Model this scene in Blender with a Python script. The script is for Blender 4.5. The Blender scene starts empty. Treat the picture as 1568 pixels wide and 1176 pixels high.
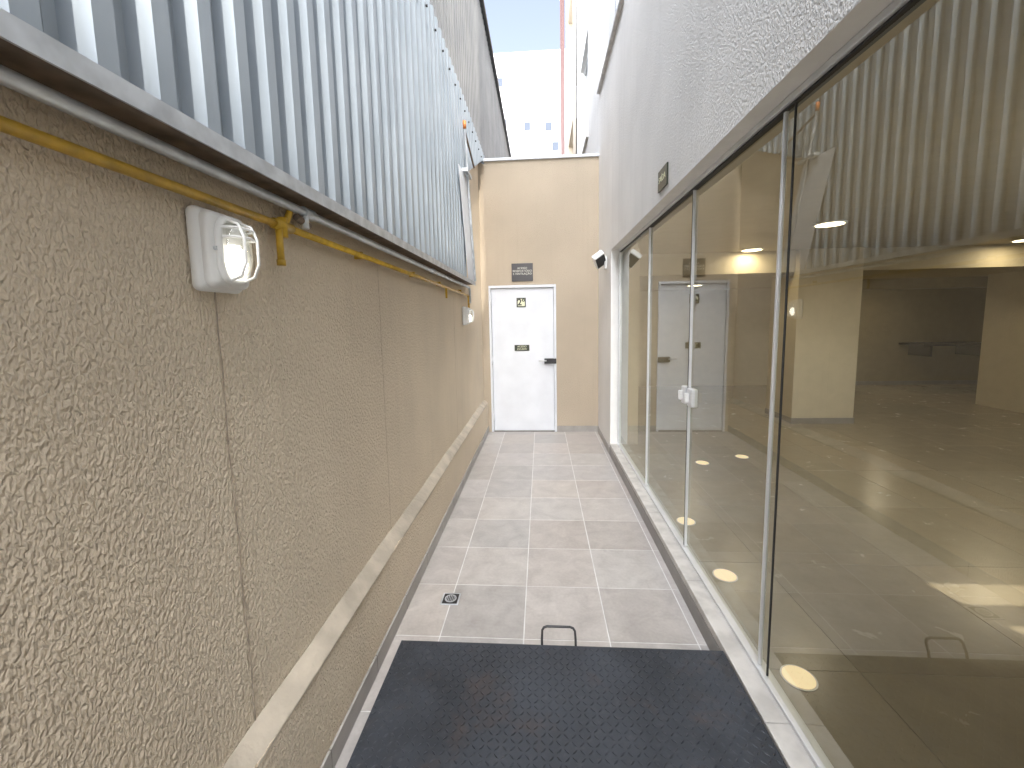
import bpy, bmesh, math, random
from mathutils import Vector, Matrix
random.seed(4)
S=bpy.context.scene
col=S.collection
# ------------------------------------------------------------ helpers
def link(o,parent=None):
    col.objects.link(o)
    if parent is not None: o.parent=parent
    return o
def empty(name):
    e=bpy.data.objects.new(name,None); e.empty_display_size=.1
    return link(e)
def mesh_from(name,verts,faces,mat,parent=None,smooth=False):
    m=bpy.data.meshes.new(name); m.from_pydata(verts,[],faces); m.update()
    if mat: m.materials.append(mat)
    if smooth:
        for p in m.polygons: p.use_smooth=True
    return link(bpy.data.objects.new(name,m),parent)
def box(name,a,b,mat,parent=None,bev=0,seg=2,smooth=False):
    bm=bmesh.new()
    bmesh.ops.create_cube(bm,size=1)
    a=Vector(a);b=Vector(b)
    for v in bm.verts:
        v.co=Vector([(a[i]+b[i])/2+v.co[i]*(b[i]-a[i]) for i in range(3)])
    if bev>0:
        bmesh.ops.bevel(bm,geom=list(bm.edges),offset=bev,segments=seg,profile=.5,affect='EDGES')
    m=bpy.data.meshes.new(name); bm.to_mesh(m); bm.free()
    m.materials.append(mat)
    if smooth:
        for p in m.polygons: p.use_smooth=True
    return link(bpy.data.objects.new(name,m),parent)
def cyl(name,p0,p1,r,mat,parent=None,n=20,r2=None):
    p0=Vector(p0);p1=Vector(p1); d=p1-p0
    bm=bmesh.new()
    bmesh.ops.create_cone(bm,cap_ends=True,segments=n,radius1=r,radius2=r if r2 is None else r2,depth=d.length)
    M=Matrix.Translation((p0+p1)/2)@d.to_track_quat('Z','Y').to_matrix().to_4x4()
    bmesh.ops.transform(bm,matrix=M,verts=bm.verts)
    m=bpy.data.meshes.new(name); bm.to_mesh(m); bm.free(); m.materials.append(mat)
    for p in m.polygons: p.use_smooth=len(p.vertices)==4
    return link(bpy.data.objects.new(name,m),parent)
def tube(name,pts,r,mat,parent=None,res=4,cyclic=False):
    c=bpy.data.curves.new(name,'CURVE'); c.dimensions='3D'; c.bevel_depth=r; c.bevel_resolution=res; c.use_fill_caps=True
    sp=c.splines.new('POLY'); sp.points.add(len(pts)-1)
    for i,p in enumerate(pts): sp.points[i].co=(*p,1)
    sp.use_cyclic_u=cyclic
    o=bpy.data.objects.new(name,c); c.materials.append(mat)
    link(o,parent)
    me=bpy.data.meshes.new_from_object(o)
    for p in me.polygons: p.use_smooth=True
    o2=bpy.data.objects.new(name,me)
    bpy.data.objects.remove(o)
    o2.name=name
    return link(o2,parent)
def extrude_y(name,prof,y0,y1,mat,parent=None):
    n=len(prof)
    v=[(x,y0,z) for x,z in prof]+[(x,y1,z) for x,z in prof]
    f=[(i,(i+1)%n,n+(i+1)%n,n+i) for i in range(n)]
    f+= [tuple(range(n))[::-1],tuple(range(n,2*n))]
    o=mesh_from(name,v,f,mat,parent)
    bm=bmesh.new(); bm.from_mesh(o.data); bmesh.ops.recalc_face_normals(bm,faces=bm.faces); bm.to_mesh(o.data); bm.free()
    return o
def text(name,s,loc,size,mat,parent,rot):
    c=bpy.data.curves.new(name,'FONT'); c.body=s; c.size=size; c.align_x='CENTER'; c.align_y='CENTER'; c.extrude=.0008
    c.materials.append(mat)
    o=bpy.data.objects.new(name,c); o.location=loc; o.rotation_euler=rot
    return link(o,parent)
# ------------------------------------------------------------ materials
class NT:
    def __init__(s,name):
        s.m=bpy.data.materials.new(name); s.m.use_nodes=True; s.t=s.m.node_tree; s.b=s.t.nodes['Principled BSDF']; s.out=s.t.nodes['Material Output']
    def n(s,ty,**k):
        x=s.t.nodes.new(ty)
        for a,v in k.items(): setattr(x,a,v)
        return x
    def l(s,a,b): s.t.links.new(a,b)
    def coord(s,scale=(1,1,1)):
        tc=s.n('ShaderNodeTexCoord')
        if scale==(1,1,1): return tc.outputs['Object']
        mp=s.n('ShaderNodeMapping'); mp.inputs['Scale'].default_value=scale
        s.l(tc.outputs['Object'],mp.inputs['Vector']); return mp.outputs[0]
    def noise(s,vec,scale,detail=3,dist=0,rough=.5):
        x=s.n('ShaderNodeTexNoise'); x.inputs['Scale'].default_value=scale; x.inputs['Detail'].default_value=detail
        x.inputs['Distortion'].default_value=dist; x.inputs['Roughness'].default_value=rough
        s.l(vec,x.inputs['Vector']); return x.outputs['Fac']
    def ramp(s,fac,p0,c0,p1,c1):
        r=s.n('ShaderNodeValToRGB'); e=r.color_ramp.elements
        e[0].position=p0; e[0].color=(*c0,1) if len(c0)==3 else c0
        e[1].position=p1; e[1].color=(*c1,1) if len(c1)==3 else c1
        s.l(fac,r.inputs[0]); return r.outputs[0]
    def mix(s,fac,a,b,mode='MIX'):
        x=s.n('ShaderNodeMix',data_type='RGBA',blend_type=mode)
        for sock,v in ((x.inputs[0],fac),(x.inputs[6],a),(x.inputs[7],b)):
            if isinstance(v,(int,float)): sock.default_value=v
            elif isinstance(v,tuple): sock.default_value=(*v,1) if len(v)==3 else v
            else: s.l(v,sock)
        return x.outputs[2]
    def bump(s,h,strength,dist,normal=None):
        x=s.n('ShaderNodeBump'); x.inputs['Strength'].default_value=strength; x.inputs['Distance'].default_value=dist
        s.l(h,x.inputs['Height'])
        if normal is not None: s.l(normal,x.inputs['Normal'])
        return x.outputs[0]
def simple(name,c,rough=.5,metal=0,var=.08,vscale=8,bump=0,bscale=80,spec=.5):
    k=NT(name); v=k.coord()
    f=k.noise(v,vscale,3)
    lo=tuple(x*(1-var) for x in c); hi=tuple(min(1,x*(1+var)) for x in c)
    k.l(k.ramp(f,.35,lo,.65,hi),k.b.inputs['Base Color'])
    k.b.inputs['Roughness'].default_value=rough; k.b.inputs['Metallic'].default_value=metal
    k.b.inputs['Specular IOR Level'].default_value=spec
    if bump: k.l(k.bump(k.noise(v,bscale,2),.5,bump),k.b.inputs['Normal'])
    return k.m
def stucco(name,c,scale=110,dist=.008,rough=.8,spec=.25,grime=False):
    k=NT(name); v=k.coord((1,1,.6))
    v2=k.coord()
    a=k.noise(v,scale,1,.45,.5)
    a=k.ramp(a,.32,(0,0,0),.68,(1,1,1))
    k.l(k.bump(a,1,dist),k.b.inputs['Normal'])
    big=k.noise(v2,1.3,3); streak=k.noise(k.coord((6,6,.35)),1.5,3)
    c1=k.mix(k.ramp(big,.35,(0,0,0),.7,(1,1,1)),tuple(x*.93 for x in c),tuple(min(1,x*1.04) for x in c))
    c2=k.mix(k.ramp(streak,.54,(0,0,0),.8,(.22,.22,.22)),c1,tuple(x*.70 for x in c))
    if grime:
        sx=k.n('ShaderNodeSeparateXYZ'); k.l(v2,sx.inputs[0])
        m=k.n('ShaderNodeMapRange'); k.l(sx.outputs['Z'],m.inputs['Value'])
        m.inputs['From Min'].default_value=.45; m.inputs['From Max'].default_value=.05; m.inputs['To Max'].default_value=.35
        g=k.mix(1.0,m.outputs[0],k.ramp(k.noise(v2,4,4),.3,(.3,.3,.3),.7,(1,1,1)),'MULTIPLY')
        c2=k.mix(g,c2,tuple(x*.62 for x in c))
    k.l(c2,k.b.inputs['Base Color'])
    k.b.inputs['Roughness'].default_value=rough; k.b.inputs['Specular IOR Level'].default_value=spec
    return k.m
BEIGE=(.78,.665,.515)
m_beige=stucco('beige_stucco',BEIGE,scale=128,dist=.0048,grime=True)
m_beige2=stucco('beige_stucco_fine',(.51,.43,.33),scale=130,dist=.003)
m_joint2=simple('faint_wall_joint',(.66,.55,.42),.9,var=.1,vscale=30,bump=.003)
m_white=stucco('white_stucco',(.84,.82,.79),scale=125,dist=.0034)
m_whiteplain=simple('white_plaster',(.82,.81,.79),.6,var=.03,bump=.001)
m_ledge=simple('ledge_render',(.50,.44,.355),.8,var=.2,vscale=6,bump=.008,bscale=45)
m_groove=simple('wall_joint',(.38,.31,.23),.9,var=.2,vscale=30,bump=.003)
m_skirt=simple('grey_skirting_tile',(.36,.34,.315),.4,var=.1,vscale=6)
m_skirtd=simple('dark_skirting',(.22,.205,.19),.35,var=.1,vscale=6)
m_granite=simple('sill_stone',(.52,.50,.47),.4,var=.14,vscale=12)
m_galv=simple('galvanised_steel',(.58,.61,.64),.42,.6,var=.16,vscale=14)
m_flash=simple('white_flashing',(.72,.75,.80),.4,.1,var=.06)
m_brownu=simple('rusty_underside',(.20,.15,.11),.8,var=.3,vscale=15)
m_yellow=simple('yellow_pipe_paint',(.58,.36,.035),.38,var=.2,vscale=22)
m_orange=simple('orange_cap',(.6,.2,.05),.5)
m_alu=simple('aluminium_profile',(.72,.73,.74),.32,.35,var=.04)
m_dark=simple('black_plastic',(.02,.02,.022),.4,var=.2)
m_rubber=simple('gasket',(.03,.03,.03),.6)
m_doorw=simple('white_door_paint',(.72,.74,.78),.35,var=.04,vscale=3,bump=.0006,bscale=40)
m_plastic=simple('white_lamp_plastic',(.78,.78,.76),.3,var=.03)
m_green=simple('sign_green',(.025,.032,.018),.3)
m_gy=simple('sign_yellow',(.72,.72,.50),.4)
m_signblk=simple('sign_black',(.03,.022,.022),.3)
m_signw=simple('sign_lettering',(.6,.58,.5),.4)
m_ground=simple('ground_concrete',(.36,.35,.33),.85,var=.15,vscale=.5)
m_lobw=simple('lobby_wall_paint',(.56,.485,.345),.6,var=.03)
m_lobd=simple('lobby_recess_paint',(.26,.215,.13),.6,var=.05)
m_lobc=simple('lobby_ceiling_paint',(.48,.415,.29),.6,var=.03)
m_bg=simple('far_white_render',(.48,.48,.49),.7,var=.03,vscale=.2)
m_bgwin=simple('far_window',(.05,.06,.08),.6,var=.1,vscale=.2,spec=.2)
m_brown=simple('terracotta_render',(.17,.075,.06),.7,var=.1,vscale=1)
m_tan=simple('tan_render',(.50,.42,.32),.7,var=.06,vscale=1)
m_win=simple('dark_window_glass',(.06,.07,.08),.08,var=.2,vscale=1)
def siding(name,lo,hi,dk,metal):
    k=NT(name); v=k.coord()
    f=k.noise(v,3,3); st=k.noise(k.coord((10,10,.5)),2,3)
    c=k.ramp(f,.3,lo,.7,hi)
    c=k.mix(k.ramp(st,.5,(0,0,0),.8,(.5,.5,.5)),c,dk)
    k.l(c,k.b.inputs['Base Color']); k.b.inputs['Metallic'].default_value=metal
    k.b.inputs['Roughness'].default_value=.38
    return k.m
m_siding=siding('corrugated_steel',(.31,.36,.41),(.39,.44,.49),(.24,.275,.31),.3)
m_siding2=siding('weathered_corrugated_steel',(.19,.195,.20),(.26,.26,.255),(.15,.145,.14),.2)
def tilemat(name,lo,hi,rough,wr=.1,spec=.5):
    k=NT(name); v=k.coord()
    at=k.n('ShaderNodeAttribute',attribute_name='tint')
    f=k.noise(v,7,5,.6,.6); g=k.noise(v,60,3)
    c=k.ramp(f,.3,lo,.72,hi)
    c=k.mix(.18,c,k.ramp(g,.35,lo,.65,hi))
    c=k.mix(1.0,c,at.outputs['Color'],'MULTIPLY')
    k.l(c,k.b.inputs['Base Color'])
    k.l(k.ramp(f,.3,(rough-wr,)*3,.7,(rough+wr,)*3),k.b.inputs['Roughness'])
    k.b.inputs['Specular IOR Level'].default_value=spec
    return k.m
m_tile=tilemat('grey_porcelain_tile',(.38,.35,.325),(.56,.525,.49),.38)
m_grout=simple('light_grout',(.68,.67,.65),.8)
m_lobf=tilemat('polished_lobby_tile',(.29,.245,.17),(.33,.285,.20),.24,.04,.4)
m_lobg=simple('lobby_grout',(.22,.18,.12),.5)
def platemat():
    k=NT('black_checker_plate'); v=k.coord()
    f=k.noise(v,3.2,5,0,.65); g=k.noise(v,45,3)
    c=k.ramp(f,.4,(.019,.023,.030),.62,(.036,.042,.053))
    r=k.ramp(k.noise(v,4.5,5,.3,.7),.56,(0,0,0),.72,(.5,.5,.5))
    c=k.mix(r,c,(.070,.045,.034))
    c=k.mix(k.ramp(g,.55,(0,0,0),.75,(.3,.3,.3)),c,(.09,.09,.095))
    k.l(c,k.b.inputs['Base Color'])
    k.l(k.ramp(f,.35,(.34,)*3,.65,(.6,)*3),k.b.inputs['Roughness'])
    return k.m
m_plate=platemat()
def glassmat(name,tint,base=.08):
    k=NT(name)
    lw=k.n('ShaderNodeLayerWeight'); lw.inputs['Blend'].default_value=.5
    p=k.n('ShaderNodeMath',operation='POWER'); k.l(lw.outputs['Facing'],p.inputs[0]); p.inputs[1].default_value=4.0
    ma=k.n('ShaderNodeMath',operation='MULTIPLY_ADD'); k.l(p.outputs[0],ma.inputs[0]); ma.inputs[1].default_value=.82; ma.inputs[2].default_value=base
    tr=k.n('ShaderNodeBsdfTransparent'); tr.inputs[0].default_value=(*tint,1)
    gl=k.n('ShaderNodeBsdfGlossy'); gl.inputs['Roughness'].default_value=0.0; gl.inputs[0].default_value=(.95,.96,.92,1)
    mx=k.n('ShaderNodeMixShader'); k.l(ma.outputs[0],mx.inputs[0]); k.l(tr.outputs[0],mx.inputs[1]); k.l(gl.outputs[0],mx.inputs[2])
    k.l(mx.outputs[0],k.out.inputs['Surface']); return k.m
m_glass=glassmat('clear_glass',(.86,.865,.79),.12)
m_lampglass=glassmat('lamp_glass',(.9,.9,.88),.12)
def emis(name,c,s):
    k=NT(name); k.b.inputs['Base Color'].default_value=(.8,.8,.8,1)
    k.b.inputs['Emission Color'].default_value=(*c,1); k.b.inputs['Emission Strength'].default_value=s
    k.m.cycles.emission_sampling='NONE'; return k.m
m_bulb=emis('lit_bulb',(1,.95,.86),6)
m_down=emis('lit_downlight',(1,.86,.6),6)
m_floorlit=emis('lit_floor_lens',(1,.72,.32),.85)

# ------------------------------------------------------------ ground & floors
mesh_from('ground',[(-400,-400,-.03),(400,-400,-.03),(400,600,-.03),(-400,600,-.03)],[(0,1,2,3)],m_ground)
def tiles(name,x0,x1,y0,y1,ox,oy,s,z,mat,grout,gap=.0035,parent=None):
    par=parent or empty(name)
    bm=bmesh.new(); cl=bm.loops.layers.color.new('tint')
    i0=math.floor((x0-ox)/s); i1=math.ceil((x1-ox)/s); j0=math.floor((y0-oy)/s); j1=math.ceil((y1-oy)/s)
    b=.0015
    for i in range(i0,i1):
        for j in range(j0,j1):
            a=max(x0,ox+i*s+gap/2); c=min(x1,ox+(i+1)*s-gap/2); d=max(y0,oy+j*s+gap/2); e=min(y1,oy+(j+1)*s-gap/2)
            if c-a<.01 or e-d<.01: continue
            t=random.uniform(.92,1.0); w=random.uniform(-.01,.01)
            lo=[bm.verts.new(p) for p in ((a,d,z-.004),(c,d,z-.004),(c,e,z-.004),(a,e,z-.004))]
            hi=[bm.verts.new(p) for p in ((a+b,d+b,z),(c-b,d+b,z),(c-b,e-b,z),(a+b,e-b,z))]
            fs=[bm.faces.new(hi)]+[bm.faces.new((lo[q],lo[(q+1)%4],hi[(q+1)%4],hi[q])) for q in range(4)]
            for f in fs:
                for l in f.loops: l[cl]=(min(1,t+w),t,t-w,1)
    m=bpy.data.meshes.new('tiles'); bm.to_mesh(m); bm.free(); m.materials.append(mat)
    link(bpy.data.objects.new('tiles',m),par)
    box('grout_bed',(x0,y0,z-.028),(x1,y1,z-.0018),grout,par)
    return par
tiles('tiled_floor',-.80,.81,-6,6.02,-.105,2.41-.43*10,.43,0,m_tile,m_grout,.0042)

# ------------------------------------------------------------ left boundary wall
bw=empty('boundary_wall')
extrude_y('wall_body',[(-1.0,-.02),(-.775,-.02),(-.775,.425),(-.83,.47),(-.83,2.005),(-1.0,2.005)],-10,4.2,m_beige,bw)
extrude_y('wall_body_far',[(-1.0,-.02),(-.775,-.02),(-.775,.425),(-.83,.47),(-.83,3.72),(-1.0,3.72)],4.2,12,m_beige,bw)
vs=[];fs=[];n=320
for q in range(n+1):
    yy=-2+8*q/n
    a=.0025*math.sin(yy*5.1)+.0015*math.sin(yy*17.3)+random.uniform(-.0008,.0008)
    b=.003*math.sin(yy*3.7+1)+.002*math.sin(yy*13.1)
    vs+=[(-.829,yy,.478+b),(-.800,yy,.456+b*.6),(-.774+a,yy,.431+a),(-.7715+a,yy,.426+a),(-.7745,yy,.418+b)]
for q in range(n):
    for t in range(4):
        k=q*5+t; fs.append((k,k+1,k+6,k+5))
mesh_from('sloped_ledge',vs,fs,m_ledge,bw,True)
y=-6.0; i=0
while y<5.99:
    y2=min(y+.43,5.995)
    box('skirting_%d'%i,(-.7755,y+.002,.001),(-.765,y2-.002,.088),m_skirt,bw,.0015,1); y=y2; i+=1
for i,(yy,zt) in enumerate(((1.045,1.69),(2.16,1.9),(4.05,1.9))):
    n=60; vs=[];fs=[]
    o=0
    for q in range(n+1):
        z=.475+(zt-.475)*q/n; w=(.0028 if i==0 else .0014)+random.uniform(-.001,.0014)*(1 if i==0 else .4); o=o*.8+random.uniform(-.0015,.0015)
        vs+=[(-.8292,yy+o-w,z),(-.8277,yy+o,z),(-.8292,yy+o+w,z)]
    for q in range(n):
        a=q*3; fs+=[(a,a+3,a+4,a+1),(a+1,a+4,a+5,a+2)]
    mesh_from('plaster_joint_%d'%i,vs,fs,m_groove if i==0 else m_joint2,bw)

# ------------------------------------------------------------ corrugated shed
sh=empty('corrugated_metal_shed')
def corr(name,y0,y1,zb,zt,xo,mat,depth=.036,pitch=.12):
    prof=[(0,0),(.040,0),(.052,-depth),(.064,-depth),(.068,-depth+.004),(.073,-depth),(.094,-depth)]
    vs=[];fs=[]; y=y0
    ys=[]
    while y<y1:
        for dy,dx in prof:
            if y+dy<=y1: ys.append((y+dy,xo+dx))
        y+=pitch
    for yy,xx in ys:
        b=zb(yy) if callable(zb) else zb
        vs+=[(xx,yy,b),(xx,yy,zt)]
    for q in range(len(ys)-1): fs.append((2*q,2*q+2,2*q+3,2*q+1))
    o=mesh_from(name,vs,fs,mat,sh)
    md=o.modifiers.new('s','SOLIDIFY'); md.thickness=.0015; md.offset=-1
    return o
corr('lower_sheet',-9.96,4.32,2.02,3.84,-.74,m_siding)
corr('lower_sheet_far',4.325,13.9,lambda y:min(3.72,3.02+max(0,y-4.3)*.45),3.84,-.74,m_siding)
corr('upper_sheet',-9.96,13.9,3.80,5.95,-.775,m_siding2)
mesh_from('end_flashing',[(-.728,3.98,3.02),(-.728,4.42,3.05),(-.724,4.74,2.03),(-.724,4.32,2.03)],[(0,1,2,3)],m_flash,sh).modifiers.new('s','SOLIDIFY').thickness=.003
box('bottom_angle',(-.722,-9.9,1.992),(-.717,4.75,2.03),m_galv,sh)
box('bottom_angle_soffit',(-.829,-9.9,2.0055),(-.722,4.75,2.010),m_brownu,sh)
box('roof_capping',(-.90,-10,5.93),(-.725,14,5.99),m_dark,sh,.01)
box('shed_body',(-12,-10,0),(-.985,14,5.9),m_galv,sh)
y=-3.94
while y<13:
    cyl('screw',(-.74,y+.018,3.70),(-.728,y+.018,3.70),.009,m_dark,sh,6); y+=.24

# ------------------------------------------------------------ pipes
gp=empty('yellow_gas_pipe'); X=-.795
cyl('pipe_run',(X,-6,1.905),(X,1.31,1.905),.0115,m_yellow,gp)
cyl('pipe_run_far',(X,1.31,1.905),(X,4.62,1.885),.0115,m_yellow,gp)
cyl('tee_body',(X,1.26,1.905),(X,1.35,1.905),.016,m_yellow,gp)
cyl('tee_boss',(X,1.305,1.93),(X,1.305,1.87),.015,m_yellow,gp)
cyl('drop_leg',(X,1.285,1.90),(X,1.285,1.79),.0105,m_yellow,gp)
cyl('drop_cap',(X,1.285,1.80),(X,1.285,1.782),.013,m_yellow,gp)
cyl('riser_link',(X,1.32,1.91),(X+.01,1.34,1.965),.010,m_yellow,gp)
cyl('far_leg',(X,3.6,1.89),(X,3.6,1.80),.009,m_yellow,gp)
tube('end_bend',[(X,4.6,1.885),(X,4.68,1.885),(X,4.71,1.86),(X,4.72,1.80),(X,4.72,1.72)],.0115,m_yellow,gp)
for i,yy in enumerate((.2,1.9,2.7,3.4,4.3)):
    box('clip_%d'%i,(-.83,yy-.008,1.888),(X+.0,yy+.008,1.92),m_yellow,gp)
cp=empty('galvanised_conduit'); X2=-.775
cyl('conduit_run',(X2,-6,1.968),(X2,4.6,1.968),.0135,m_galv,cp)
for i,yy in enumerate((-.3,1.42,3.1)):
    cyl('coupling_%d'%i,(X2,yy-.03,1.968),(X2,yy+.03,1.968),.0185,m_galv,cp)
cyl('branch_tee',(X2,1.40,1.968),(X2+.0,1.40,1.915),.013,m_galv,cp)
cyl('branch_bronze',(X2-.005,1.36,1.945),(X2-.005,1.43,1.93),.012,m_brownu,cp)
tube('end_elbow',[(X2,4.58,1.968),(X2,4.66,1.968),(X2,4.70,1.94),(X2,4.70,1.80)],.0125,m_galv,cp)
rc=empty('riser_conduit')
tube('riser',[(-.70,4.62,2.03),(-.70,4.44,2.6),(-.70,4.30,3.1),(-.70,4.22,3.42)],.012,m_galv,rc)
cyl('riser_cap',(-.70,4.22,3.42),(-.70,4.215,3.49),.016,m_orange,rc)
tube('strut',[(-.70,4.24,3.40),(-.72,4.9,3.30)],.010,m_brownu,rc)
box('riser_bracket',(-.735,4.2,3.03),(-.68,4.45,3.06),m_galv,rc)

# ------------------------------------------------------------ bulkhead lamps
def bulkhead(y,z):
    e=empty('bulkhead_lamp')
    x=-.83
    def B(n,a,b,m,bev,seg=5): return box(n,(x+a[0],y+a[1],z+a[2]),(x+b[0],y+b[1],z+b[2]),m,e,bev,seg,True)
    B('back_plate',(.0,-.074,-.100),(.035,.074,.100),m_plastic,.0170)
    B('housing',(.02,-.066,-.092),(.062,.066,.092),m_plastic,.0205,6)
    pts=[]
    for t in range(32):
        a=2*math.pi*t/32; c,s=math.cos(a),math.sin(a)
        pts.append((x+.064,y+.047*math.copysign(abs(c)**.6,c),z+.076*math.copysign(abs(s)**.6,s)))
    tube('bezel',pts,.009,m_plastic,e,4,True)
    bm=bmesh.new(); bmesh.ops.create_uvsphere(bm,u_segments=32,v_segments=20,radius=1)
    for v in bm.verts:
        c=v.co; v.co=Vector((x+.06+.045*math.copysign(abs(c.x)**.8,c.x),y+.042*c.y,z+.070*math.copysign(abs(c.z)**.85,c.z)))
    me=bpy.data.meshes.new('glass'); bm.to_mesh(me); bm.free(); me.materials.append(m_lampglass)
    for p in me.polygons: p.use_smooth=True
    link(bpy.data.objects.new('glass',me),e)
    bm=bmesh.new(); bmesh.ops.create_uvsphere(bm,u_segments=24,v_segments=16,radius=1)
    for v in bm.verts:
        c=v.co; v.co=Vector((x+.066+.026*c.x,y+.030*c.y,z-.024+.038*c.z))
    me=bpy.data.meshes.new('bulb'); bm.to_mesh(me); bm.free(); me.materials.append(m_bulb)
    for p in me.polygons: p.use_smooth=True
    link(bpy.data.objects.new('bulb',me),e)
    cyl('lamp_holder',(x+.064,y,z+.014),(x+.064,y,z+.060),.018,m_plastic,e)
    for k,yy in enumerate((-.024,.024)):
        tube('guard_%d'%k,[(x+.066,y+yy,z+.075),(x+.098,y+yy,z+.062),(x+.112,y+yy,z+.03),(x+.112,y+yy,z-.03),(x+.098,y+yy,z-.062),(x+.066,y+yy,z-.075)],.0035,m_plastic,e)
    for k,zz in enumerate((.052,.03)):
        tube('guard_cross_%d'%k,[(x+.066,y-.045,z+zz),(x+.100,y-.034,z+zz),(x+.112-.2*abs(zz-.03),y,z+zz),(x+.100,y+.034,z+zz),(x+.066,y+.045,z+zz)],.0033,m_plastic,e)
    for k,(dy,dz) in enumerate(((-.057,.0),(.057,.0))):
        cyl('screw_%d'%k,(x+.06,y+dy,z+dz),(x+.066,y+dy,z+dz),.005,m_galv,e,10)
bulkhead(1.04,1.785); bulkhead(4.55,1.66)

# ------------------------------------------------------------ end wall and door
ew=empty('end_wall')
YE=6.0
box('wall_left_of_door',(-.829,YE,-.02),(-.727,YE+.18,2.092),m_beige2,ew)
box('wall_right_of_door',(.217,YE,-.02),(.86,YE+.18,2.092),m_beige2,ew)
box('wall_above_door',(-.829,YE,2.092),(.86,YE+.18,3.75),m_beige2,ew)
box('metal_coping',(-.84,YE-.03,3.751),(.799,YE+.21,3.785),m_flash,ew,.004)
box('skirting',(.217,YE-.01,.001),(.794,YE-.0005,.085),m_skirt,ew,.001,1)
sd=empty('service_door')
box('leaf',(-.69,YE+.02,.012),(.18,YE+.06,2.05),m_doorw,sd,.003)
box('jamb_l',(-.725,YE-.014,0.001),(-.694,YE+.10,2.09),m_doorw,sd,.003)
box('jamb_r',(.184,YE-.014,0.001),(.215,YE+.10,2.09),m_doorw,sd,.003)
box('head',(-.694,YE-.013,2.054),(.184,YE+.10,2.089),m_doorw,sd,.003)
box('threshold_step',(-.69,YE-.01,.0005),(.18,YE+.02,.010),m_skirtd,sd)
box('back_panel',(-.73,YE+.11,0),(.22,YE+.17,2.09),m_dark,sd)
for i,z in enumerate((.22,1.05,1.86)):
    cyl('hinge_%d'%i,(-.692,YE-.016,z-.05),(-.692,YE-.016,z+.05),.010,m_doorw,sd,12)
box('lock_body',(.045,YE-.03,.985),(.213,YE-.0145,1.06),m_dark,sd,.006)
box('lock_pad',(.045,YE-.0142,.985),(.175,YE+.02,1.06),m_dark,sd,.002)
cyl('lever',(-.035,YE-.045,1.03),(.075,YE-.045,1.03),.009,m_alu,sd,12)
cyl('lever_stem',(.07,YE-.045,1.03),(.07,YE-.02,1.03),.010,m_dark,sd,12)
R=(math.pi/2,0,0)
s1=empty('floor_number_sign')
box('plate',(-.335,YE+.012,1.785),(-.205,YE+.0195,1.915),m_green,s1)
box('panel',(-.320,YE+.0105,1.800),(-.220,YE+.0118,1.900),m_gy,s1)
t=text('numeral','2º',(-.27,YE+.009,1.85),.125,m_green,s1,R); t.data.offset=.003
s2=empty('door_notice_sign')
box('plate',(-.375,YE+.013,1.17),(-.165,YE+.0195,1.255),m_green,s2)
text('lettering','ACESSO\nESCADA',(-.27,YE+.0115,1.214),.036,m_gy,s2,R)
s3=empty('wall_plaque')
box('plate',(-.395,YE-.012,2.14),(-.10,YE-.001,2.385),m_signblk,s3,.002)
text('lettering','ACESSO\nRESERVATÓRIO\nE VENTILAÇÃO',(-.247,YE-.013,2.28),.038,m_signw,s3,R)

# ------------------------------------------------------------ apartment building (right)
ab=empty('apartment_building')
XR=.80
def wall_x(name,x,y0,y1,z0,z1,ops,mat,th=.2,parent=None,reveal=None):
    ys=sorted({y0,y1}|{o[0] for o in ops}|{o[1] for o in ops}); zs=sorted({z0,z1}|{o[2] for o in ops}|{o[3] for o in ops})
    vs=[];fs=[];rv=[];rf=[]
    def inside(a,b): return any(o[0]<a<o[1] and o[2]<b<o[3] for o in ops)
    for i in range(len(ys)-1):
        for j in range(len(zs)-1):
            if inside((ys[i]+ys[i+1])/2,(zs[j]+zs[j+1])/2): continue
            k=len(vs); vs+=[(x,ys[i],zs[j]),(x,ys[i],zs[j+1]),(x,ys[i+1],zs[j+1]),(x,ys[i+1],zs[j])]; fs.append((k,k+3,k+2,k+1))
    mesh_from(name,vs,fs,mat,parent)
    for (a,b,c,d) in ops:
        k=len(rv)
        rv+=[(x,a,c),(x,b,c),(x,b,d),(x,a,d),(x+th,a,c),(x+th,b,c),(x+th,b,d),(x+th,a,d)]
        for q in range(4): rf.append((k+q,k+(q+1)%4,k+4+(q+1)%4,k+4+q))
    if rv: mesh_from(name+'_reveals',rv,rf,reveal or m_whiteplain,parent)
ZC=2.46
HW=8.75  # unseen rear wing height, set to shade the corridor but let sun reach siding
wins=[(4.35,5.9,4.55,6.2),(1.4,2.9,4.9,6.4),(4.35,5.9,7.6,9.2),(7.3,8.6,4.55,6.2),(7.3,8.6,7.6,9.2),(1.4,2.9,7.9,9.4),(7.3,8.6,10.6,12.2)]
wall_x('facade',XR,.50,9.4,-.02,15,[(.64,4.95,.06,2.37)]+wins,m_white,.10,ab)
wall_x('unseen_facade_rear',XR,-16,.50,-.02,HW,[],m_white,.10,ab)
for i,(a,b,c,d) in enumerate(wins):
    box('window_glass_%d'%i,(XR+.095,a,c),(XR+.11,b,d),m_win,ab)
    box('window_frame_b_%d'%i,(XR+.07,a,c),(XR+.094,b,c+.05),m_alu,ab)
    box('window_frame_t_%d'%i,(XR+.07,a,d-.05),(XR+.094,b,d),m_alu,ab)
    box('window_mullion_%d'%i,(XR+.07,(a+b)/2-.03,c+.05),(XR+.094,(a+b)/2+.03,d-.05),m_alu,ab)
    box('window_sill_%d'%i,(XR-.04,a-.05,c-.04),(XR+.07,b+.05,c-.001),m_granite,ab)
wall_x('facade_tan',XR-.02,9.4,12.6,-.02,15,[(10.2,11.8,z,z+1.5) for z in (4.6,7.6,10.6)],m_tan,.4,ab,m_tan)
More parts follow.
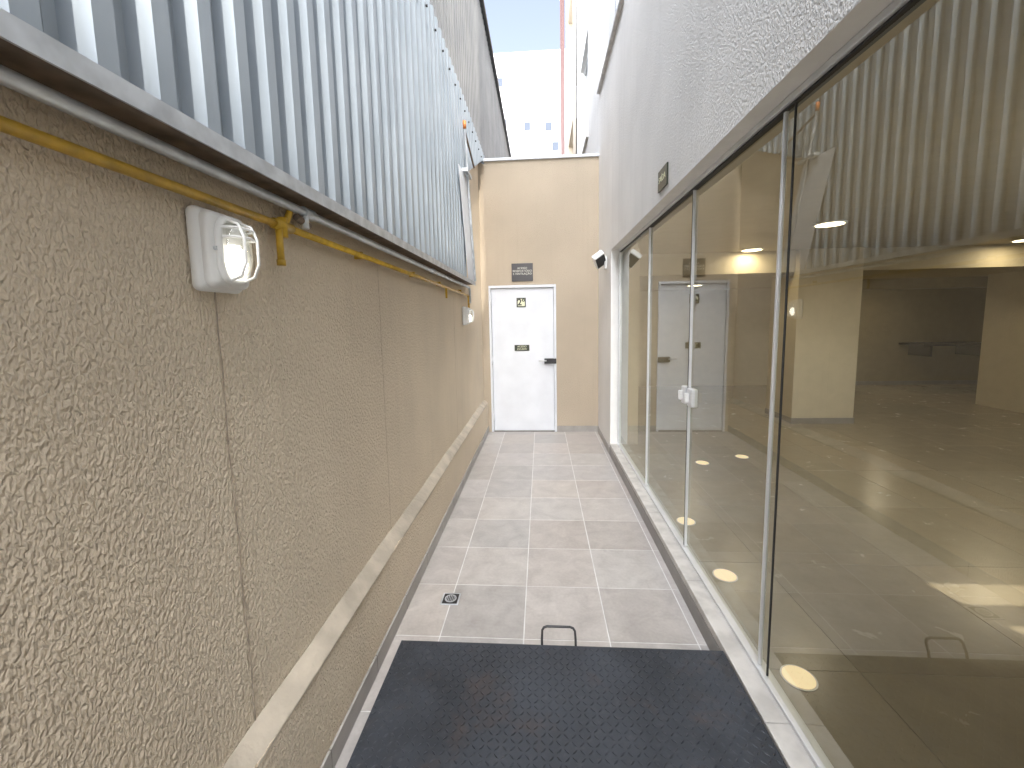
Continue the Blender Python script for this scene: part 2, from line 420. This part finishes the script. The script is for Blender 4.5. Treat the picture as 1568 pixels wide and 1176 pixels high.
wall_x('facade_terracotta',XR-.06,12.6,15,-.02,15.4,[],m_brown,.2,ab)
box('tan_window_backs',(XR+.38,9.5,3),(XR+.4,12.5,14),m_win,ab)
box('upper_mass',(XR+.3,.52,2.75),(11,15,15),m_whiteplain,ab)
box('unseen_rear_wing',(XR+.002,-16,0),(1.6,.499,HW-.01),m_whiteplain,ab)  # unseen wing added to shade the corridor, kept thin for sun into lobby
mesh_from('parapet',[(XR,.5,15),(XR+.35,.5,15),(XR+.35,15,15),(XR,15,15)],[(0,1,2,3)],m_whiteplain,ab)
mesh_from('upper_return',[(XR,.5,2.4),(XR+.31,.5,2.4),(XR+.31,.5,15),(XR,.5,15)],[(0,1,2,3)],m_whiteplain,ab)
box('near_jamb_pier',(XR+.1005,.501,-.02),(1.1,.64,2.75),m_whiteplain,ab)
st=empty('stone_threshold')
y=.642;i=0
for y2 in (1.45,2.3,3.15,4.0,4.948):
    box('sill_%d'%i,(XR-.003,y+.0015,.095),(.93,y2-.0015,.13),m_granite,st,.002,1); y=y2;i+=1
box('riser_face',(XR-.006,.0,.001),(XR-.001,4.948,.094),m_skirtd,st)
box('skirting_far',(XR-.011,4.952,.001),(XR-.001,5.985,.085),m_skirt,st,.001,1)
box('sill_core',(XR+.002,.645,0.0),(.926,4.94,.0935),m_skirtd,st)
# glazing
gz=empty('glass_storefront')
XG=.90
def pane(n,y0,y1,x,z0=.145,z1=2.335):
    return mesh_from(n,[(x,y0,z0),(x,y1,z0),(x,y1,z1),(x,y0,z1)],[(0,1,2,3)],m_glass,gz)
pane('pane_far',3.66,4.94,XG); pane('door_leaf_far',2.66,3.645,XG+.012); pane('door_leaf_near',1.70,2.645,XG+.012); pane('pane_near',.645,1.69,XG)
box('head_track',(XG-.02,.641,2.345),(XG+.035,4.949,2.369),m_alu,gz,.003)
box('head_gasket',(XG-.008,.641,2.336),(XG+.022,4.949,2.3445),m_rubber,gz)
box('floor_track',(XG-.02,.641,.1305),(XG+.028,4.949,.146),m_alu,gz,.002)
def mull(n,y,w,x0=XG-.016,x1=XG+.02,m=m_alu): box(n,(x0,y-w/2,.147),(x1,y+w/2,2.335),m,gz,.002)
mull('mullion_far',3.652,.016,XG-.004,XG+.012); mull('meeting_stile_a',2.638,.010,XG-.003,XG+.013); mull('meeting_gasket',2.6535,.005,XG-.002,XG+.012,m=m_rubber)
mull('mullion_near',1.70,.013,XG-.007,XG+.007)
mull('pane_edge_seal',1.640,.006,XG-.004,XG+.004,m_rubber); mull('jamb_profile_far',4.93,.03)
mull('jamb_profile_near',.66,.03)
dh=empty('glass_door_handle')
for k,yy in enumerate((2.60,2.705)):
    box('lock_plate_%d'%k,(XG-.012,yy-.035,1.06),(XG+.03,yy+.035,1.17),m_alu,dh,.006)
    box('knob_%d'%k,(XG-.04,yy-.014,1.085),(XG-.012,yy+.014,1.145),m_plastic,dh,.008,3)
# ------------------------------------------------------------ lobby
lb=empty('building_lobby')
FZ=.125
tiles('lobby_floor',.932,11,.82,9.3,1.3,.9,.8,FZ,m_lobf,m_lobg,.002)
box('floor_slab',(.933,.5,-.02),(11,9.4,.09),m_lobg,lb)
box('ceiling',(XR+.12,.5,ZC),(11,9.4,ZC+.03),m_lobc,lb)
box('ceiling_bulkhead',(XR+.1,4.96,2.372),(1.1,9.3,ZC-.001),m_lobc,lb)
box('deep_soffit',(1.121,6.02,2.17),(10.79,9.29,ZC-.001),m_lobc,lb)
box('back_wall',(1.1,9.3,.1),(11,9.5,ZC),m_lobw,lb)
box('return_wall',(1.0,4.951,.1),(1.12,9.3,2.371),m_lobw,lb)
box('east_wall',(10.8,.8,.1),(11,9.3,ZC),m_lobw,lb)
box('column_a',(3.40,5.93,FZ),(4.20,6.6,ZC-.002),m_lobw,lb)
box('right_pier',(6.95,6.5,FZ),(8.6,7.2,ZC-.003),m_lobw,lb)
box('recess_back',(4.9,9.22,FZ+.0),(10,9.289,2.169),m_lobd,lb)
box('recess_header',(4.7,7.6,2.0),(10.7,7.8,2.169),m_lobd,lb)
for i,(a,b) in enumerate((((3.39,5.92,FZ),(4.21,5.929,FZ+.08)),((3.39,5.9295,FZ),(3.399,6.6,FZ+.08)),((6.94,6.49,FZ),(8.6,6.499,FZ+.08)),((4.9,9.21,FZ),(10,9.219,FZ+.08)))):
    box('skirting_%d'%i,a,b,m_skirtd,lb)
sf=empty('wall_shelf'); box('board',(7.3,8.6,.96),(8.7,9.2,1.0),m_dark,sf,.004); box('bracket_a',(7.5,8.7,.75),(7.53,9.2,.959),m_dark,sf); box('bracket_b',(8.4,8.7,.75),(8.43,9.2,.959),m_dark,sf)
w=m_lobw
box('south_wall_l',(1.1,.80,.1),(2.49,.90,ZC),w,lb)
box('south_wall_low',(2.49,.80,.1),(5.5,.90,1.15),w,lb)
box('south_wall_high',(2.49,.80,2.02),(5.5,.90,ZC),w,lb)
box('south_wall_r',(5.5,.80,.1),(11,.90,ZC),w,lb)
box('south_transom',(2.49,.84,1.57),(5.5,.88,1.71),m_alu,lb)
for i,x in enumerate((3.14,3.85,4.6)): box('south_mullion_%d'%i,(x,.84,1.15),(x+.06,.881,2.02),m_alu,lb)
def downlight(x,y,zc=None,energy=6.5):
    zc=zc or ZC
    e=empty('ceiling_downlight')
    cyl('trim_ring',(x,y,zc-.012),(x,y,zc-.0005),.135,m_plastic,e,32)
    cyl('diffuser',(x,y,zc-.016),(x,y,zc-.0125),.115,m_down,e,32)
    if energy:
        l=bpy.data.lights.new('downlight_lamp','AREA'); l.shape='DISK'; l.size=.2; l.energy=energy; l.color=(1,.86,.64)
        o=bpy.data.objects.new('downlight_lamp',l); o.location=(x,y,zc-.03); link(o,e)
for p in ((2.75,2.45),(2.75,4.35),(2.75,5.85),(2.75,7.9,2.17),(5.9,5.7),(8.5,4.2),(6.4,8.3,2.17)): downlight(*p)
for (x,y) in ((1.035,1.66),(1.035,2.36),(1.035,3.02),(1.62,4.3),(2.1,4.5)):
    e=empty('recessed_floor_light')
    cyl('rim',(x,y,FZ+.0004),(x,y,FZ+.003),.066,m_alu,e,32)
    cyl('lens',(x,y,FZ+.0032),(x,y,FZ+.005),.059,m_floorlit,e,32)

# ------------------------------------------------------------ wall fittings
ex=empty('exit_sign')
box('plate',(XR-.012,2.80,2.425),(XR-.002,3.00,2.555),m_green,ex,.001,1)
text('lettering','SAÍDA',(XR-.0135,2.90,2.49),.055,m_gy,ex,(math.pi/2,0,-math.pi/2))
fl=empty('floodlight')
box('bracket',(XR-.03,5.25,2.20),(XR-.001,5.35,2.34),m_plastic,fl,.004)
o=box('head',(-.08,-.11,-.035),(.06,.11,.035),m_plastic,fl,.01,3,False); o.location=(XR-.085,5.24,2.31); o.rotation_euler=(math.radians(-30),math.radians(-35),0)
o=box('lens',(-.07,-.095,-.041),(.05,.095,-.0352),m_dark,fl,.001,1); o.location=(XR-.085,5.24,2.31); o.rotation_euler=(math.radians(-30),math.radians(-35),0)

# ------------------------------------------------------------ checker plate
PX0,PX1,PY0,PY1,PZ=-.67,.793,-1.2,1.80,.12
ck=empty('steel_checker_plate')
box('sheet',(PX0,PY0,PZ-.008),(PX1,PY1,PZ),m_plate,ck,.0015,1)
box('frame_l',(PX0+.005,PY0,.0),(PX0+.035,PY1-.005,PZ-.0085),m_skirtd,ck)
box('frame_far',(PX0+.036,PY1-.035,.0),(PX1-.01,PY1-.005,PZ-.0085),m_skirtd,ck)
vs=[];fs=[]
p=.027; ny=int((PY1-.25)/p); nx=int((PX1-PX0)/p)
for i in range(nx):
    for j in range(ny):
        cx=PX0+p*(i+.5); cy=.25+p*(j+.5)
        if cy>PY1-.01: continue
        a=math.pi/4 if (i+j)%2 else -math.pi/4
        L=.0135;W=.0042;H=.0026; ca,sa=math.cos(a),math.sin(a); k=len(vs)
        for (u,v,h) in ((-L,0,0),(0,-W,0),(L,0,0),(0,W,0),(-L*.45,0,H),(L*.45,0,H)):
            vs.append((cx+u*ca-v*sa,cy+u*sa+v*ca,PZ+.0002+h))
        fs+=[(k,k+1,k+4),(k+1,k+5,k+4),(k+1,k+2,k+5),(k+2,k+3,k+5),(k+3,k+4,k+5),(k+3,k,k+4)]
mesh_from('raised_lugs',vs,fs,m_plate,ck)
hy=PY1-.004
tube('lift_handle',[(-.012,hy,PZ-.03),(-.012,hy+.012,PZ+.02),(-.010,hy+.03,PZ+.052),(-.002,hy+.035,PZ+.062),(.012,hy+.037,PZ+.066),(.118,hy+.037,PZ+.066),(.132,hy+.035,PZ+.062),(.140,hy+.03,PZ+.052),(.142,hy+.012,PZ+.02),(.142,hy,PZ-.03)],.0055,m_dark,ck)

# ------------------------------------------------------------ drain
fd=empty('floor_drain')
dx,dy=-.54,2.27
box('frame',(dx-.052,dy-.052,.0005),(dx+.052,dy+.052,.004),m_galv,fd,.001,1)
box('well',(dx-.043,dy-.043,.0042),(dx+.043,dy+.043,.0052),m_dark,fd)
cyl('grate_ring',(dx,dy,.0053),(dx,dy,.007),.034,m_galv,fd,24)
cyl('grate_core',(dx,dy,.0071),(dx,dy,.0075),.026,m_dark,fd,24)
for k in range(-2,3): box('grate_bar_%d'%k,(dx+k*.010-.002,dy-.024,.0076),(dx+k*.010+.002,dy+.024,.0085),m_galv,fd)

# ------------------------------------------------------------ distant building
bb=empty('white_apartment_block')
box('tower',(-9,40,0),(6,54,25),m_bg,bb)
k=0
for x,z in ((-3.4,22.6),(-3.1,19.1),(-1.0,18.8),(.9,18.7),(1.5,17),(-3.1,15.5),(-1.0,15.2),(.9,15.2),(-5.4,19),(-5.4,22.6),(3.6,18.7),(3.6,22.4)):
    box('window_%d'%k,(x-.28,39.97,z-.35),(x+.28,39.999,z+.35),m_bgwin,bb); k+=1

# ------------------------------------------------------------ light
el=math.radians(50); az=math.radians(164)
d=Vector((math.sin(az)*math.cos(el),math.cos(az)*math.cos(el),math.sin(el)))
sl=bpy.data.lights.new('sun','SUN'); sl.energy=5; sl.angle=math.radians(.5); sl.color=(1,.95,.87)
so=bpy.data.objects.new('sun',sl); so.rotation_euler=d.to_track_quat('Z','Y').to_euler(); so.location=(0,0,30); link(so)
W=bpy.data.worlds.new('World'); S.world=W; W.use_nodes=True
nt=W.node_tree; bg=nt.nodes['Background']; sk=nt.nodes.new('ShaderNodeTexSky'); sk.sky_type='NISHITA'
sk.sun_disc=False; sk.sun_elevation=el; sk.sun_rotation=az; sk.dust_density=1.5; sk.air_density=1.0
def N(t,**k):
    x=nt.nodes.new(t)
    for a,v in k.items(): setattr(x,a,v)
    return x
# clear blue sky to the north, added boost overhead and towards the sun, out of view, brightening the corridor
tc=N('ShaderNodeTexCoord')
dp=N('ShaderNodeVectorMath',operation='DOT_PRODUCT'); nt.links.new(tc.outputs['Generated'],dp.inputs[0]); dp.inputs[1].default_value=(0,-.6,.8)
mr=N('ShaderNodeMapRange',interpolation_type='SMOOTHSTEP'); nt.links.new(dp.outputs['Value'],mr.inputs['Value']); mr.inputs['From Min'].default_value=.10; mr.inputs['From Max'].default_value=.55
sky_boost=N('ShaderNodeHueSaturation'); sky_boost.inputs['Saturation'].default_value=.24; sky_boost.inputs['Value'].default_value=13.8
nt.links.new(sk.outputs[0],sky_boost.inputs['Color'])
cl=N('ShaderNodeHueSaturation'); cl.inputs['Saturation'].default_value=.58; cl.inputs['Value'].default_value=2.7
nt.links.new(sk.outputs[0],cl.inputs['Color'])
mx=N('ShaderNodeMix',data_type='RGBA'); nt.links.new(mr.outputs[0],mx.inputs[0]); nt.links.new(cl.outputs[0],mx.inputs[6]); nt.links.new(sky_boost.outputs[0],mx.inputs[7])
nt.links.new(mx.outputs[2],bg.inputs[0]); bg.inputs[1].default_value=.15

# ------------------------------------------------------------ camera
th=math.radians(6.28); ps=math.radians(3.97); rho=math.radians(1.12)
f=Vector((-math.sin(ps)*math.cos(th),math.cos(ps)*math.cos(th),-math.sin(th)))
r0=Vector((math.cos(ps),math.sin(ps),0)); u0=r0.cross(f)
r=r0*math.cos(rho)-u0*math.sin(rho); u=u0*math.cos(rho)+r0*math.sin(rho)
cam=bpy.data.cameras.new('camera'); co=bpy.data.objects.new('camera',cam); link(co)
M=Matrix((r,u,-f)).transposed().to_4x4(); M.translation=Vector((0,0,1.6)); co.matrix_world=M
cam.sensor_width=36; cam.lens=36*650/1568; cam.shift_y=-25.5/1568; cam.clip_start=.02; cam.clip_end=2000
S.camera=co
S.view_settings.view_transform='Standard'; S.view_settings.look='None'; S.view_settings.exposure=0
